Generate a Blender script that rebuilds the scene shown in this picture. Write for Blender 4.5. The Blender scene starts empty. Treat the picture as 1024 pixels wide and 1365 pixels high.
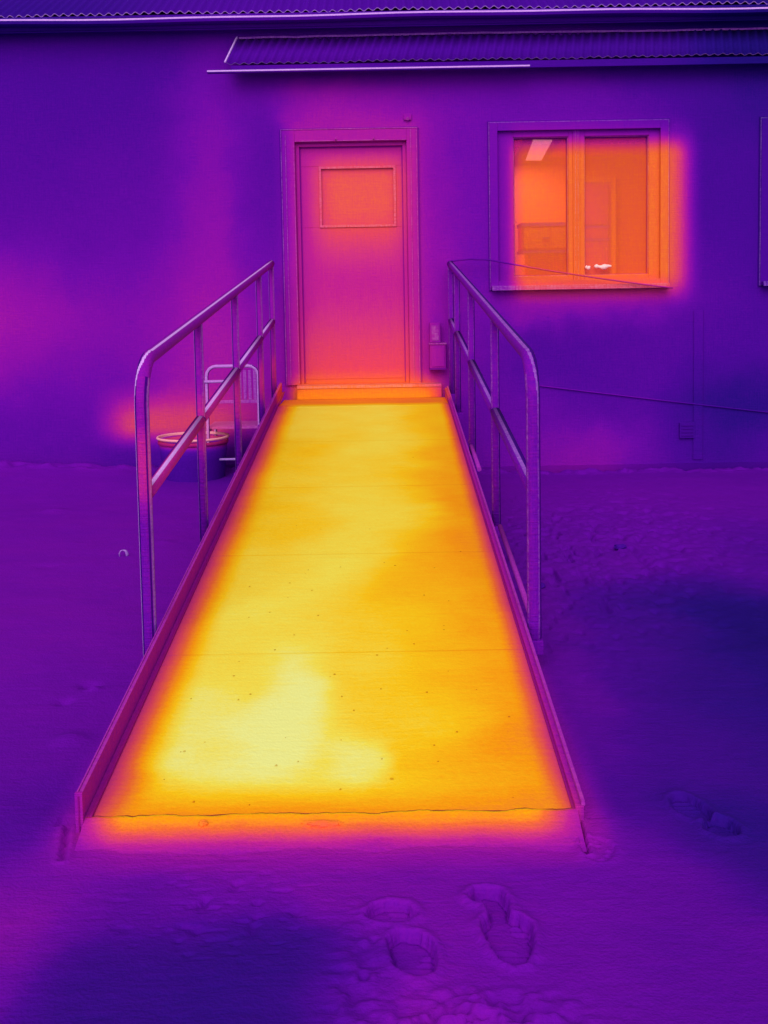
import bpy, bmesh, math, random
import numpy as np
from mathutils import Vector, Matrix, noise as mnoise

scene = bpy.context.scene
COL = scene.collection
rnd = random.Random(7)
R = math.radians

# ------------------------------------------------------------------ camera
cam = bpy.data.cameras.new('camera')
camo = bpy.data.objects.new('camera', cam)
COL.objects.link(camo)
cam.sensor_fit = 'AUTO'
cam.sensor_width = 36.0
cam.lens = 1500.0 * 36.0 / 1365.0
cam.shift_y = -166.0 / 1365.0
cam.clip_end = 500
camo.matrix_world = (Matrix.Translation((0.12, -8.7, 1.34))
                     @ Matrix.Rotation(math.pi / 2 - R(4.7), 4, 'X')
                     @ Matrix.Rotation(R(-1.0), 4, 'Z'))
scene.camera = camo

# ------------------------------------------------------------------ world: even overcast sky
world = bpy.data.worlds.new("World")
scene.world = world
world.use_nodes = True
wn, wl = world.node_tree.nodes, world.node_tree.links
wn.clear()
sky = wn.new('ShaderNodeTexSky')
sky.sky_type = 'NISHITA'
sky.sun_disc = False
sky.sun_elevation = R(42)
sky.sun_rotation = R(190)
hs = wn.new('ShaderNodeHueSaturation')          # a grey overcast sky has no blue of its own
hs.inputs['Saturation'].default_value = 0.0
bg = wn.new('ShaderNodeBackground')
bg.inputs['Strength'].default_value = 0.15
wo = wn.new('ShaderNodeOutputWorld')
wl.new(sky.outputs[0], hs.inputs['Color'])
wl.new(hs.outputs[0], bg.inputs['Color'])
wl.new(bg.outputs[0], wo.inputs['Surface'])

sl = bpy.data.lights.new('sun', 'SUN')
sl.energy = 1.5
sl.angle = R(45)
sl.color = (1, 0.985, 0.965)
so = bpy.data.objects.new('sun', sl)
COL.objects.link(so)
so.rotation_euler = Vector((0.10, 0.80, -0.64)).to_track_quat('-Z', 'Y').to_euler()

scene.view_settings.view_transform = 'Standard'
scene.view_settings.look = 'None'
scene.view_settings.gamma = 1
scene.view_settings.use_curve_mapping = False
scene.view_settings.exposure = 0.10

# ------------------------------------------------------------------ false-colour materials
def lin(r, g, b):
    f = lambda c: (c / 255 / 12.92) if c / 255 <= 0.04045 else ((c / 255 + 0.055) / 1.055) ** 2.4
    return (f(r), f(g), f(b), 1.0)

PALETTE = [(0.00, lin(18, 10, 96)), (0.08, lin(40, 10, 122)), (0.20, lin(74, 6, 145)), (0.30, lin(106, 8, 160)),
           (0.40, lin(142, 14, 160)), (0.50, lin(184, 32, 140)), (0.60, lin(218, 68, 92)), (0.68, lin(234, 102, 50)),
           (0.76, lin(247, 150, 14)), (0.85, lin(247, 194, 22)), (0.93, lin(240, 219, 78)), (1.00, lin(234, 232, 138))]

def new_group(name):
    g = bpy.data.node_groups.new(name, 'ShaderNodeTree')
    g.interface.new_socket('T', in_out='OUTPUT', socket_type='NodeSocketFloat')
    return g

class NB:
    """small node-graph helper"""
    def __init__(s, tree): s.t = tree; s.n = tree.nodes; s.l = tree.links
    def math(s, op, a, b=None, c=None, clamp=False):
        m = s.n.new('ShaderNodeMath'); m.operation = op; m.use_clamp = clamp
        for i, v in enumerate((a, b, c)):
            if v is None: continue
            if isinstance(v, (int, float)): m.inputs[i].default_value = v
            else: s.l.new(v, m.inputs[i])
        return m.outputs[0]
    def vmath(s, op, a, b=None, c=None):
        m = s.n.new('ShaderNodeVectorMath'); m.operation = op
        for i, v in enumerate((a, b, c)):
            if v is None: continue
            if isinstance(v, tuple): m.inputs[i].default_value = v
            else: s.l.new(v, m.inputs[i])
        return m.outputs['Value'] if op in ('DOT_PRODUCT', 'LENGTH') else m.outputs[0]
    def smooth(s, x, a, b):
        m = s.n.new('ShaderNodeMapRange'); m.interpolation_type = 'SMOOTHSTEP'
        if a > b:                       # falling edge
            s.l.new(x, m.inputs[0])
            m.inputs[1].default_value = b; m.inputs[2].default_value = a
            m.inputs[3].default_value = 1.0; m.inputs[4].default_value = 0.0
        else:
            s.l.new(x, m.inputs[0])
            m.inputs[1].default_value = a; m.inputs[2].default_value = b
        return m.outputs[0]
    def mix(s, a, b, f):
        return s.math('ADD', s.math('MULTIPLY', s.math('SUBTRACT', b, a), f), a)
    def box(s, T, Tb, u, v, u0, u1, v0, v1):
        """u0=(a,b): rises a->b ; u1=(a,b): falls a->b (None = open)"""
        f = None
        for x, e in ((u, u0), (u, u1 and u1[::-1] and u1), (v, v0), (v, v1)):
            if e is None: continue
            k = s.smooth(x, e[0], e[1]) if (e is u0 or e is v0) else s.smooth(x, max(e), min(e))
            f = k if f is None else s.math('MULTIPLY', f, k)
        if isinstance(Tb, (int, float)):
            return s.math('ADD', s.math('MULTIPLY', s.math('SUBTRACT', Tb, T), f), T)
        return s.mix(T, Tb, f)

def field(name, points, base, plane, boxes=(), soft=1.0, warp=0.0):
    """a body's temperature: normalised gaussian blend of spot values (u, v, T, su, sv), then warm plates with soft rims"""
    g = new_group(name); b = NB(g)
    geo = g.nodes.new('ShaderNodeNewGeometry')
    pos = geo.outputs['Position']
    if warp:                                   # heat never spreads in perfect ovals
        nz = g.nodes.new('ShaderNodeTexNoise'); nz.inputs['Scale'].default_value = 3.6; nz.inputs['Detail'].default_value = 2.0
        g.links.new(pos, nz.inputs['Vector'])
        wv = b.vmath('SUBTRACT', nz.outputs['Color'], (.5, .5, .5))
        wp = b.vmath('MULTIPLY_ADD', wv, (warp, warp, warp), pos)
    else: wp = pos
    sep = g.nodes.new('ShaderNodeSeparateXYZ'); g.links.new(pos, sep.inputs[0])
    u = sep.outputs[0]; v = sep.outputs[2] if plane == 'XZ' else sep.outputs[1]
    W = 2e-3; WT = 2e-3 * base
    for (pu, pv, T, su, sv) in points:
        su, sv = su * soft, sv * soft
        if plane == 'XZ': inv, off = (1 / su, 0, 1 / sv), (-pu / su, 0, -pv / sv)
        else: inv, off = (1 / su, 1 / sv, 0), (-pu / su, -pv / sv, 0)
        d = b.vmath('MULTIPLY_ADD', wp, inv, off)
        q = b.vmath('DOT_PRODUCT', d, d)
        w = b.math('POWER', 0.36788, q)
        W = b.math('ADD', w, W); WT = b.math('MULTIPLY_ADD', w, T, WT)
    T = b.math('DIVIDE', WT, W) if points else b.math('ADD', base, 0.0)
    for (Tb, u0, u1, v0, v1) in boxes:
        T = b.box(T, Tb, u, v, u0, u1, v0, v1)
    o = g.nodes.new('NodeGroupOutput'); g.links.new(T, o.inputs[0])
    return g

def heat(name, grp, dT=0.0, tint=None, fac=0.0, grain=0.012, bump=0.15, rough=0.85, glass=0.0, scale=1.0, coarse=0.0):
    m = bpy.data.materials.new(name); m.use_nodes = True
    t = m.node_tree; b = NB(t); n, l = t.nodes, t.links
    n.clear()
    gn = n.new('ShaderNodeGroup'); gn.node_tree = grp
    tc = n.new('ShaderNodeNewGeometry')
    # fine woven grain: two stretched noises and an isotropic one
    def nz(sc, det=2.0):
        mp = n.new('ShaderNodeMapping'); mp.inputs['Scale'].default_value = sc
        l.new(tc.outputs['Position'], mp.inputs[0])
        x = n.new('ShaderNodeTexNoise'); x.inputs['Scale'].default_value = 1.0; x.inputs['Detail'].default_value = det
        l.new(mp.outputs[0], x.inputs['Vector'])
        return x.outputs['Fac']
    a1 = nz((130 * scale, 130 * scale, 9 * scale)); a2 = nz((9 * scale, 60 * scale, 150 * scale)); a3 = nz((60 * scale, 60 * scale, 60 * scale), 4.0)
    s = b.math('ADD', b.math('ADD', a1, a2), a3)
    s = b.math('SUBTRACT', s, 1.5)
    T = b.math('MULTIPLY_ADD', s, grain * 3.0, gn.outputs[0])
    if coarse:
        a4 = nz((3.2, 3.2, 3.2), 3.0)
        T = b.math('MULTIPLY_ADD', b.math('SUBTRACT', a4, 0.5), coarse, T)
    if dT: T = b.math('ADD', T, dT)
    cr = n.new('ShaderNodeValToRGB'); el = cr.color_ramp.elements
    el[0].position, el[0].color = PALETTE[0]; el[1].position, el[1].color = PALETTE[-1]
    for p_, c_ in PALETTE[1:-1]:
        e = el.new(p_); e.color = c_
    l.new(T, cr.inputs[0])
    colr = cr.outputs[0]
    if tint:
        mx = n.new('ShaderNodeMix'); mx.data_type = 'RGBA'
        k = b.math('MULTIPLY_ADD', s, 0.25, fac, clamp=True)
        l.new(k, mx.inputs[0]); l.new(colr, mx.inputs[6]); mx.inputs[7].default_value = tint
        colr = mx.outputs[2]
    bs = n.new('ShaderNodeBsdfPrincipled')
    l.new(colr, bs.inputs['Base Color'])
    bs.inputs['Roughness'].default_value = rough
    bs.inputs['Specular IOR Level'].default_value = 0.03
    if bump:
        bp = n.new('ShaderNodeBump'); bp.inputs['Strength'].default_value = bump; bp.inputs['Distance'].default_value = 0.01
        l.new(s, bp.inputs['Height']); l.new(bp.outputs[0], bs.inputs['Normal'])
    out = n.new('ShaderNodeOutputMaterial')
    sh = bs.outputs[0]
    if glass:
        tr = n.new('ShaderNodeBsdfTransparent'); ms = n.new('ShaderNodeMixShader'); ms.inputs[0].default_value = glass
        l.new(sh, ms.inputs[1]); l.new(tr.outputs[0], ms.inputs[2]); sh = ms.outputs[0]
    l.new(sh, out.inputs['Surface'])
    return m

PALE = lin(220, 160, 246)
DARK = lin(52, 0, 104)

WALL_PTS = [(-2.4, 3.3, .20, .55, .35), (-2.45, 2.3, .22, .55, .5), (-2.75, 1.2, .43, .5, .4), (-2.1, 1.9, .25, .4, .35),  # first spot lightened in colour to offset shade under the eave
            (-1.9, 2.9, .18, .5, .4), (-1.75, 2.2, .25, .35, .5), (-1.8, 1.3, .34, .35, .4),
            (-1.17, 2.6, .36, .22, .35), (-1.2, 1.95, .385, .22, .4), (-1.22, 1.35, .44, .28, .35), (-1.2, .85, .44, .3, .3),
            (-.82, 2.75, .24, .16, .3), (-.84, 2.2, .22, .14, .4), (-.84, 1.6, .26, .14, .3), (-.8, 1.1, .34, .16, .3),
            (-2.3, .75, .29, .4, .22), (-2.6, .38, .24, .4, .22), (-2.6, .0, .26, .4, .2),
            (-1.7, .1, .2, .3, .1), (-1.1, .1, .24, .3, .1),
            (-.1, 2.85, .43, .4, .12), (-.1, 3.1, .24, .5, .16), (.6, 2.8, .31, .3, .2), (.7, 2.15, .30, .2, .4),  # spot above the door lightened to offset the canopy's shade
            (.5, 2.3, .38, .12, .5), (.55, 1.5, .41, .16, .4), (.56, .85, .47, .16, .22),
            (.85, 1.4, .29, .18, .3), (.8, .9, .28, .2, .3),
            (1.6, 2.8, .28, .7, .14), (2.3, 2.95, .16, .4, .2), (2.95, 3.0, .06, .35, .3), (1.0, 3.1, .26, .5, .2),
            (1.3, 1.26, .38, .35, .12), (1.9, 1.26, .38, .35, .1), (1.55, .8, .21, .4, .25), (2.1, .75, .23, .3, .3),
            (1.15, .35, .29, .3, .2), (1.75, .12, .37, .35, .14), (2.3, .2, .22, .25, .2),
            (2.75, 2.1, .18, .2, .4), (3.0, 1.8, .16, .3, .4), (2.7, 1.4, .25, .2, .3), (2.9, 1.0, .2, .3, .3),
            (2.95, .45, .06, .35, .2), (2.7, .3, .08, .2, .2), (3.2, .1, .2, .5, .15), (4.5, 1.5, .2, 1.0, 1.0)]
WALL_BOX = [(.435, (-.72, -.5), (.36, .56), (.4, .8), (2.58, 2.85)),          # door frame and casing
            (.49, (-.60, -.32), (.24, .46), (.4, .8), (2.35, 2.55)),          # door leaf
            (.632, (-.52, -.20), (.14, .42), (1.45, 2.05), (2.2, 2.50)),        # warm upper pane
            (.585, (-.62, -.42), (.26, .5), (-.2, .3), (.7, 1.45)),            # warm foot of the door
            (.72, (-.68, -.52), (.42, .7), (-.2, .0), (.56, .80)),            # sill over the heated ramp
            (.46, (1.0, 1.22), (2.36, 2.62), (1.16, 1.42), (2.35, 2.72)),     # warm rim round the window
            (.672, (1.06, 1.25), (2.28, 2.56), (1.2, 1.5), (2.36, 2.56)),     # warm window
            (.575, (-2.22, -1.82), (-.6, -1.3), (.13, .36), (.38, .74)),        # warm patch by the tub
            ]
GR_PTS = [(-2.4, -1.0, .29, .9, .9), (-2.0, -2.6, .30, .6, .9), (-1.3, -3.8, .30, .4, .7), (-1.0, -5.0, .28, .2, .4), (-.95, -5.5, .25, .18, .3),
          (-.84, -5.85, .19, .12, .18), (-.7, -6.15, .30, .12, .14), (-.72, -6.45, .35, .12, .18),
          (-.46, -6.6, .11, .14, .16), (-.2, -6.68, .09, .18, .16), (-.15, -6.5, .11, .12, .09), (-.4, -6.35, .24, .14, .08),
          (.02, -6.57, .24, .06, .12), (.15, -6.7, .34, .1, .12), (-.06, -6.24, .32, .2, .09), (.25, -6.32, .30, .18, .1),
          (.47, -6.18, .29, .16, .12), (.45, -6.6, .28, .14, .16), (.8, -6.6, .23, .2, .14), (.75, -6.16, .24, .14, .12),
          (.98, -6.0, .06, .12, .15), (1.15, -6.2, .1, .14, .12), (.96, -5.5, .15, .18, .25), (.74, -5.25, .25, .09, .3), (1.0, -4.5, .18, .18, .4),
          (1.25, -4.45, .12, .15, .4), (1.54, -4.5, .02, .22, .55), (1.3, -5.2, .08, .2, .4), (.73, -4.3, .27, .12, .5),
          (1.55, -2.7, .25, .5, .6), (2.2, -3.0, .18, .3, .5), (1.6, -1.1, .28, .7, .7), (2.9, -1.2, .25, .7, .9), (-1.2, -.4, .2, .35, .3)]
GR_BOX = [(.40, (-.80, -.66), (.60, .72), (-6.2, -5.95), (.2, .4)),
          (.42, (-.72, -.5), (.5, .7), (-6.21, -6.03), (-5.7, -5.6)),
          (.745, (-.69, -.54), (.46, .62), (-6.082, -5.952), (-5.7, -5.6))]
RAMP_PTS = [(-.284, -5.61, 1.0, .12, .13), (-.46, -5.43, .965, .09, .12), (-.19, -5.15, 1.02, .06, .2), (-.16, -5.4, 1.0, .08, .2),
            (.045, -5.655, .985, .06, .09), (-.085, -5.68, .91, .045, .08), (-.345, -5.61, .92, .045, .06), (-.3, -5.2, .91, .07, .1),
            (-.1, -5.85, .89, .2, .06), (-.4, -5.86, .86, .15, .06), (.3, -5.8, .83, .15, .1), (-.36, -4.75, .925, .12, .25), (-.33, -3.6, .855, .1, .2), (.2, -3.35, .915, .12, .2), (.12, -2.4, .86, .12, .2), (.1, -5.0, .90, .08, .1), (.25, -5.45, .87, .08, .12),
            (-.2, -4.8, .92, .1, .2), (-.09, -4.0, .925, .14, .3), (-.35, -4.1, .89, .12, .3), (.1, -4.7, .86, .2, .3), (.1, -5.25, .88, .12, .2),
            (.30, -5.15, .805, .14, .3), (.48, -5.6, .745, .12, .3), (.5, -4.7, .755, .12, .5), (.52, -3.5, .745, .12, .6), (.5, -2.2, .775, .1, .5),
            (.3, -4.2, .805, .15, .5), (-.4, -3.1, .86, .15, .5), (0, -2.9, .90, .2, .5), (.38, -2.5, .79, .15, .6), (.2, -1.9, .915, .18, .5),
            (-.1, -2.0, .88, .15, .4), (-.35, -1.3, .89, .2, .3), (.0, -1.0, .90, .2, .2), (.42, -1.2, .83, .15, .35), (-.4, -2.2, .85, .15, .4)]
RAMP_BOX = []
def ramp_field():
    g = field('ramp_heat', RAMP_PTS, .86, 'XY', (), 1.25, .22)
    t = g; b = NB(t)
    out = [n for n in t.nodes if n.type == 'GROUP_OUTPUT'][0]
    T = out.inputs[0].links[0].from_socket
    sep = [n for n in t.nodes if n.type == 'SEPXYZ'][0]
    u, v = sep.outputs[0], sep.outputs[1]
    l_ = b.smooth(u, -.70, -.47); r_ = b.smooth(u, .625, .50)
    T = b.mix(.46, T, b.math('MULTIPLY', l_, r_)) if False else b.math('ADD', b.math('MULTIPLY', b.math('SUBTRACT', T, .46), b.math('MULTIPLY', l_, r_)), .46)
    # cooler landing past the last heated plate, cooler lip at the foot
    k = b.smooth(v, -.72, -.45)
    T = b.math('ADD', b.math('MULTIPLY', b.math('SUBTRACT', .70, T), b.math('MULTIPLY', k, .9)), T)
    k2 = b.smooth(v, -5.78, -5.97)
    T = b.math('ADD', b.math('MULTIPLY', b.math('SUBTRACT', .74, T), b.math('MULTIPLY', k2, b.math('MULTIPLY', l_, r_))), T)
    t.links.new(T, out.inputs[0])
    return g

F_WALL = field('wall_heat', WALL_PTS, .22, 'XZ', WALL_BOX, 1.3, .25)
F_GROUND = field('ground_heat', GR_PTS, .28, 'XY', GR_BOX, 1.3, .22)
F_RAMP = ramp_field()
F_RAIL = field('rail_heat', [(-.7, .75, .46, .1, .09), (-.7, .4, .26, .2, .2), (-.7, 1.3, .34, .3, .25), (.64, 1.3, .28, .3, .3), (.64, .6, .26, .2, .3)], .28, 'XZ')
F_ROOF = field('roof_heat', [(-2.5, 3.4, .10, .8, .5), (-.5, 3.4, .22, .9, .5), (1.0, 3.1, .19, .6, .5), (2.0, 3.1, .15, .5, .5), (3.0, 3.1, .03, .5, .5), (0, 4, .14, 3, .5)], .16, 'XZ')
F_TUB = field('tub_heat', [(-1.3, .34, .60, 1, .05), (-1.3, .0, .19, 1, .17)], .3, 'XZ')
F_ROOM = field('room_heat', [], .69, 'XZ')

M = dict(
    wall=heat('painted_cladding', F_WALL, bump=.3, grain=.018, coarse=.02),
    wall_seam=heat('cladding_seam', F_WALL, tint=DARK, fac=.3),
    wall_edge=heat('cladding_edge', F_WALL, dT=.03, tint=PALE, fac=.12),
    trim=heat('door_paint', F_WALL, dT=.012, bump=.2),
    trim_edge=heat('trim_edge_highlight', F_WALL, dT=.025, tint=PALE, fac=.07),  # pale edge highlight put into the colour of the trim
    edge_shade=heat('trim_edge_shade', F_WALL, dT=-.05, tint=DARK, fac=.22),  # dark edge lines of door and window, shade put into the colour
    glass=heat('warm_window_glass', F_WALL, bump=.1, glass=.44, rough=.4, grain=.016),
    doorglass=heat('door_pane_glass', F_WALL, bump=.1, rough=.4, grain=.016),
    snow=heat('snow', F_GROUND, dT=.012, bump=.3, grain=.010, coarse=.03),
    ice=heat('slush_ice', F_GROUND, dT=.01, bump=.25, grain=.014),
    ice_edge=heat('slush_edge', F_GROUND, dT=.07, bump=.2, grain=.014),
    crack=heat('wet_crack', F_RAMP, dT=-.1, tint=lin(110, 50, 10), fac=.75, grain=.01),
    ramp=heat('heated_plate', F_RAMP, bump=.12, grain=.012, coarse=.07),
    ramp_dark=heat('ramp_joint', F_RAMP, dT=-.03, tint=lin(150, 70, 20), fac=.5, grain=.01),
    joint=heat('plate_joint', F_RAMP, dT=-.025, tint=lin(190, 110, 10), fac=.1, grain=.01),
    kerb=heat('kerb_metal', F_RAMP, dT=-.075, bump=.3, grain=.016),
    kerb_edge=heat('kerb_top_edge', F_RAMP, dT=-.08, tint=lin(205, 80, 190), fac=.2),  # highlight along the kerb's top edge, put into the colour
    kerb_dark=heat('kerb_seam', F_RAMP, dT=-.08, tint=lin(110, 0, 90), fac=.5),
    rail=heat('rail_steel', F_RAIL, dT=.04, bump=.4, grain=.03, scale=1.3),
    highlight=heat('edge_highlight', F_RAIL, tint=PALE, fac=.76, grain=.02),  # bright edge line painted along a tube as a highlight
    highlight_soft=heat('edge_highlight_soft', F_RAIL, dT=.04, tint=PALE, fac=.17, grain=.02),  # weaker painted highlight, also on the wall flashing
    highlight_faint=heat('edge_highlight_faint', F_RAIL, dT=.05, tint=PALE, fac=.05, grain=.02),  # faintest of the painted highlights
    rail_dark=heat('rail_edge_shade', F_RAIL, dT=-.1, tint=DARK, fac=.7, grain=.01),  # dark outline beside the highlight, shade put into the colour
    roof=heat('roof_sheet_metal', F_ROOF, bump=.2, grain=.012),
    roof_edge=heat('roof_sheet_edge', F_ROOF, tint=PALE, fac=.42),  # pale highlight on the sheet edges put into the colour
    roof_dark=heat('roof_sheet_underside', F_ROOF, dT=-.08, tint=lin(35, 0, 90), fac=.5),  # underside shade put into the colour; the fascia joint shares it
    lip=heat('gutter_lip', F_ROOF, tint=PALE, fac=.85),  # highlight along gutter and trim edges painted pale
    tub=heat('tub_zinc', F_TUB, bump=.3),
    tub_rim=heat('tub_rim', F_TUB, dT=.0, tint=lin(255, 176, 190), fac=.62),
    tub_dark=heat('tub_seam', F_TUB, dT=-.05, tint=lin(150, 10, 60), fac=.5),
    chair=heat('chair_frame_paint', F_WALL, dT=-.02, tint=PALE, fac=.45),
    chair_dark=heat('chair_frame_shaded', F_WALL, dT=-.1, tint=DARK, fac=.6),  # one side of each tube is shaded by colour
    chair_seat=heat('chair_slat_paint', F_WALL, dT=.0, tint=PALE, fac=.12),
    room=heat('room_paint', F_ROOM, bump=.05),
    room_dark=heat('room_joinery', F_ROOM, dT=-.15, bump=.05),
    room_line=heat('room_joint', F_ROOM, dT=-.34, bump=.0),
    room_light=heat('room_trim', F_ROOM, dT=.07, bump=.0),
    lamp_rim=heat('lamp_rim_paint', F_ROOM, tint=lin(110, 0, 60), fac=.85, bump=0),
    pink=heat('pale_cloth', F_ROOM, tint=lin(255, 205, 205), fac=.9),
    stone=heat('stone', F_GROUND, dT=-.08, bump=.5),
    leaf=heat('dead_leaf', F_GROUND, tint=PALE, fac=.4),
    cable=heat('cable_sheath', F_WALL, dT=-.07, tint=lin(120, 0, 70), fac=.12),
    cable_low=heat('hose_rubber', F_WALL, dT=.07),
)
md = bpy.data.materials.new('lamp_diffuser'); md.use_nodes = True
_b = md.node_tree.nodes['Principled BSDF']
_b.inputs['Base Color'].default_value = lin(250, 205, 205)
_b.inputs['Emission Color'].default_value = lin(255, 170, 178)
_b.inputs['Emission Strength'].default_value = 1.2
M['diffuser'] = md

# ------------------------------------------------------------------ builders
def tag(o, label=None, cat=None, group=None, kind=None):
    if label: o['label'] = label
    if cat: o['category'] = cat
    if group: o['group'] = group
    if kind: o['kind'] = kind
    return o

def empty(name, loc, label=None, cat=None, group=None, kind=None):
    o = bpy.data.objects.new(name, None); COL.objects.link(o); o.location = loc
    return tag(o, label, cat, group, kind)

class MB:
    def __init__(s): s.v = []; s.f = []; s.m = []; s.sm = []
    def quad(s, a, b, c, d, m=0):
        i = len(s.v); s.v += [tuple(a), tuple(b), tuple(c), tuple(d)]; s.f.append((i, i + 1, i + 2, i + 3)); s.m.append(m); s.sm.append(False)
    def box(s, x0, x1, y0, y1, z0, z1, m=0, mt=None):
        i = len(s.v)
        s.v += [(x, y, z) for z in (z0, z1) for y in (y0, y1) for x in (x0, x1)]
        F = [(0, 2, 3, 1), (4, 5, 7, 6), (0, 1, 5, 4), (2, 6, 7, 3), (0, 4, 6, 2), (1, 3, 7, 5)]
        for k, q in enumerate(F):
            s.f.append(tuple(i + j for j in q)); s.m.append(mt if (mt is not None and k == 1) else m); s.sm.append(False)
    def tube(s, pts, r, n=20, matf=None, caps=True, full=False):
        """matf(normal) -> material index, so that a strip along the tube can carry a painted highlight"""
        pts = [Vector(p) for p in pts]; base = len(s.v); rings = []
        up = None
        for k, p in enumerate(pts):
            t = ((pts[min(k + 1, len(pts) - 1)] - pts[max(k - 1, 0)])).normalized()
            if up is None:
                ref = Vector((1, 0, 0)) if abs(t.x) < .8 else Vector((0, 0, 1))
                a = (ref - t * ref.dot(t)).normalized()
            else: a = (up - t * up.dot(t)).normalized()
            up = a; c = t.cross(a); rr = r[k] if isinstance(r, (list, tuple)) else r
            ring = []
            for j in range(n):
                q = 2 * math.pi * j / n
                ring.append(len(s.v)); s.v.append(tuple(p + (a * math.cos(q) + c * math.sin(q)) * rr))
            rings.append(ring)
        for k in range(len(rings) - 1):
            for j in range(n):
                A, B, Cc, D = rings[k][j], rings[k][(j + 1) % n], rings[k + 1][(j + 1) % n], rings[k + 1][j]
                s.f.append((A, B, Cc, D)); s.sm.append(True)
                if matf:
                    mid = (Vector(s.v[A]) + Vector(s.v[B]) + Vector(s.v[Cc]) + Vector(s.v[D])) / 4
                    nn = (mid - (pts[k] + pts[k + 1]) / 2).normalized(); s.m.append(matf(nn, (pts[k + 1] - pts[k]).normalized(), k) if full else matf(nn))
                else: s.m.append(0)
        if caps:
            s.f.append(tuple(reversed(rings[0]))); s.m.append(0); s.sm.append(False)
            s.f.append(tuple(rings[-1])); s.m.append(0); s.sm.append(False)
    def lathe(s, prof, n=40, c=(0, 0), mats=None):
        rings = []
        for (r, z) in prof:
            rings.append([len(s.v) + j for j in range(n)])
            s.v += [(c[0] + r * math.cos(2 * math.pi * j / n), c[1] + r * math.sin(2 * math.pi * j / n), z) for j in range(n)]
        for k in range(len(rings) - 1):
            for j in range(n):
                s.f.append((rings[k][j], rings[k][(j + 1) % n], rings[k + 1][(j + 1) % n], rings[k + 1][j])); s.sm.append(True)
                s.m.append(mats[k] if mats else 0)
    def build(s, name, mats, parent=None, bevel=0, kind=None, label=None):
        me = bpy.data.meshes.new(name); me.from_pydata(s.v, [], s.f)
        if not isinstance(mats, (list, tuple)): mats = [mats]
        for m in mats: me.materials.append(m)
        me.polygons.foreach_set('material_index', s.m); me.polygons.foreach_set('use_smooth', s.sm)
        bm = bmesh.new(); bm.from_mesh(me); bmesh.ops.recalc_face_normals(bm, faces=bm.faces); bm.to_mesh(me); bm.free()
        o = bpy.data.objects.new(name, me); COL.objects.link(o)
        if parent is not None:
            o.parent = parent
            w = Vector((0, 0, 0)); q = parent
            while q is not None: w += q.location; q = q.parent
            # meshes are written in world coordinates: pull them back into the parent's frame
            me.transform(Matrix.Translation(-w))
        if bevel:
            bv = o.modifiers.new('bevel', 'BEVEL'); bv.width = bevel; bv.segments = 2; bv.limit_method = 'ANGLE'
        if kind: o['kind'] = kind
        if label: o['label'] = label
        return o

# ------------------------------------------------------------------ snow ground
def ramp_z(y): return .03 + .1 * (y + 5.95)

PRINTS = []   # polygons of boot prints (metres on the snow), depth, sharpness
def blob(cx, cy, a, b, rot, seed, wob=.12, n=26):
    r_ = random.Random(seed); ph = [r_.uniform(0, 6.28) for _ in range(4)]
    P = []
    for k in range(n):
        q = 2 * math.pi * k / n
        w = 1 + wob * (math.sin(2 * q + ph[0]) * .5 + math.sin(3 * q + ph[1]) * .35 + math.sin(7 * q + ph[2]) * .22)
        x, y = a * math.cos(q) * w, b * math.sin(q) * w
        P.append((cx + x * math.cos(rot) - y * math.sin(rot), cy + x * math.sin(rot) + y * math.cos(rot)))
    return np.array(P)

def sdf(poly, X, Y):
    """signed distance, negative inside"""
    d = np.full(X.shape, 1e9); inside = np.zeros(X.shape, bool)
    n = len(poly)
    for i in range(n):
        ax, ay = poly[i]; bx, by = poly[(i + 1) % n]
        ex, ey = bx - ax, by - ay
        t = np.clip(((X - ax) * ex + (Y - ay) * ey) / (ex * ex + ey * ey), 0, 1)
        d = np.minimum(d, np.hypot(X - ax - t * ex, Y - ay - t * ey))
        c = ((ay > Y) != (by > Y)) & (X < (bx - ax) * (Y - ay) / (by - ay + 1e-12) + ax)
        inside ^= c
    return np.where(inside, -d, d)

def vnoise(X, Y, s, seed):
    """value noise"""
    r_ = np.random.RandomState(seed); tab = r_.rand(256, 256)
    x, y = X / s, Y / s
    xi, yi = np.floor(x).astype(int), np.floor(y).astype(int)
    fx, fy = x - xi, y - yi
    fx = fx * fx * (3 - 2 * fx); fy = fy * fy * (3 - 2 * fy)
    g = lambda i, j: tab[i & 255, j & 255]
    return (g(xi, yi) * (1 - fx) * (1 - fy) + g(xi + 1, yi) * fx * (1 - fy) + g(xi, yi + 1) * (1 - fx) * fy + g(xi + 1, yi + 1) * fx * fy) - .5

def spaced(segs):
    out = []
    for a, b, st in segs:
        n = max(1, int(round((b - a) / st))); out += list(np.linspace(a, b, n, endpoint=False))
    out.append(segs[-1][1]); return np.array(out)

XS = spaced([(-45, -10, 3.5), (-10, -3.2, .4), (-3.2, -1.4, .03), (-1.4, -.76, .012), (-.76, -.02, .0065), (-.02, .44, .0036), (.44, .8, .0055), (.8, 1.06, .0045), (1.06, 1.15, .006), (1.15, 2.4, .014), (2.4, 3.4, .03), (3.4, 10, .4), (10, 45, 3.5)])
YS = spaced([(-45, -12, 3), (-12, -7.2, .3), (-7.2, -6.78, .03), (-6.78, -6.6, .0055), (-6.6, -6.22, .0036), (-6.22, -5.78, .0045), (-5.78, -4.0, .012), (-4, -1, .016), (-1, .1, .014), (.1, .3, .05), (.3, 6, 1.0), (6, 40, 4)])
X, Y = np.meshgrid(XS, YS)
Z = .012 * vnoise(X, Y, .7, 1) + .006 * vnoise(X, Y, .16, 2) + .0022 * vnoise(X, Y, .035, 3)
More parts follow.
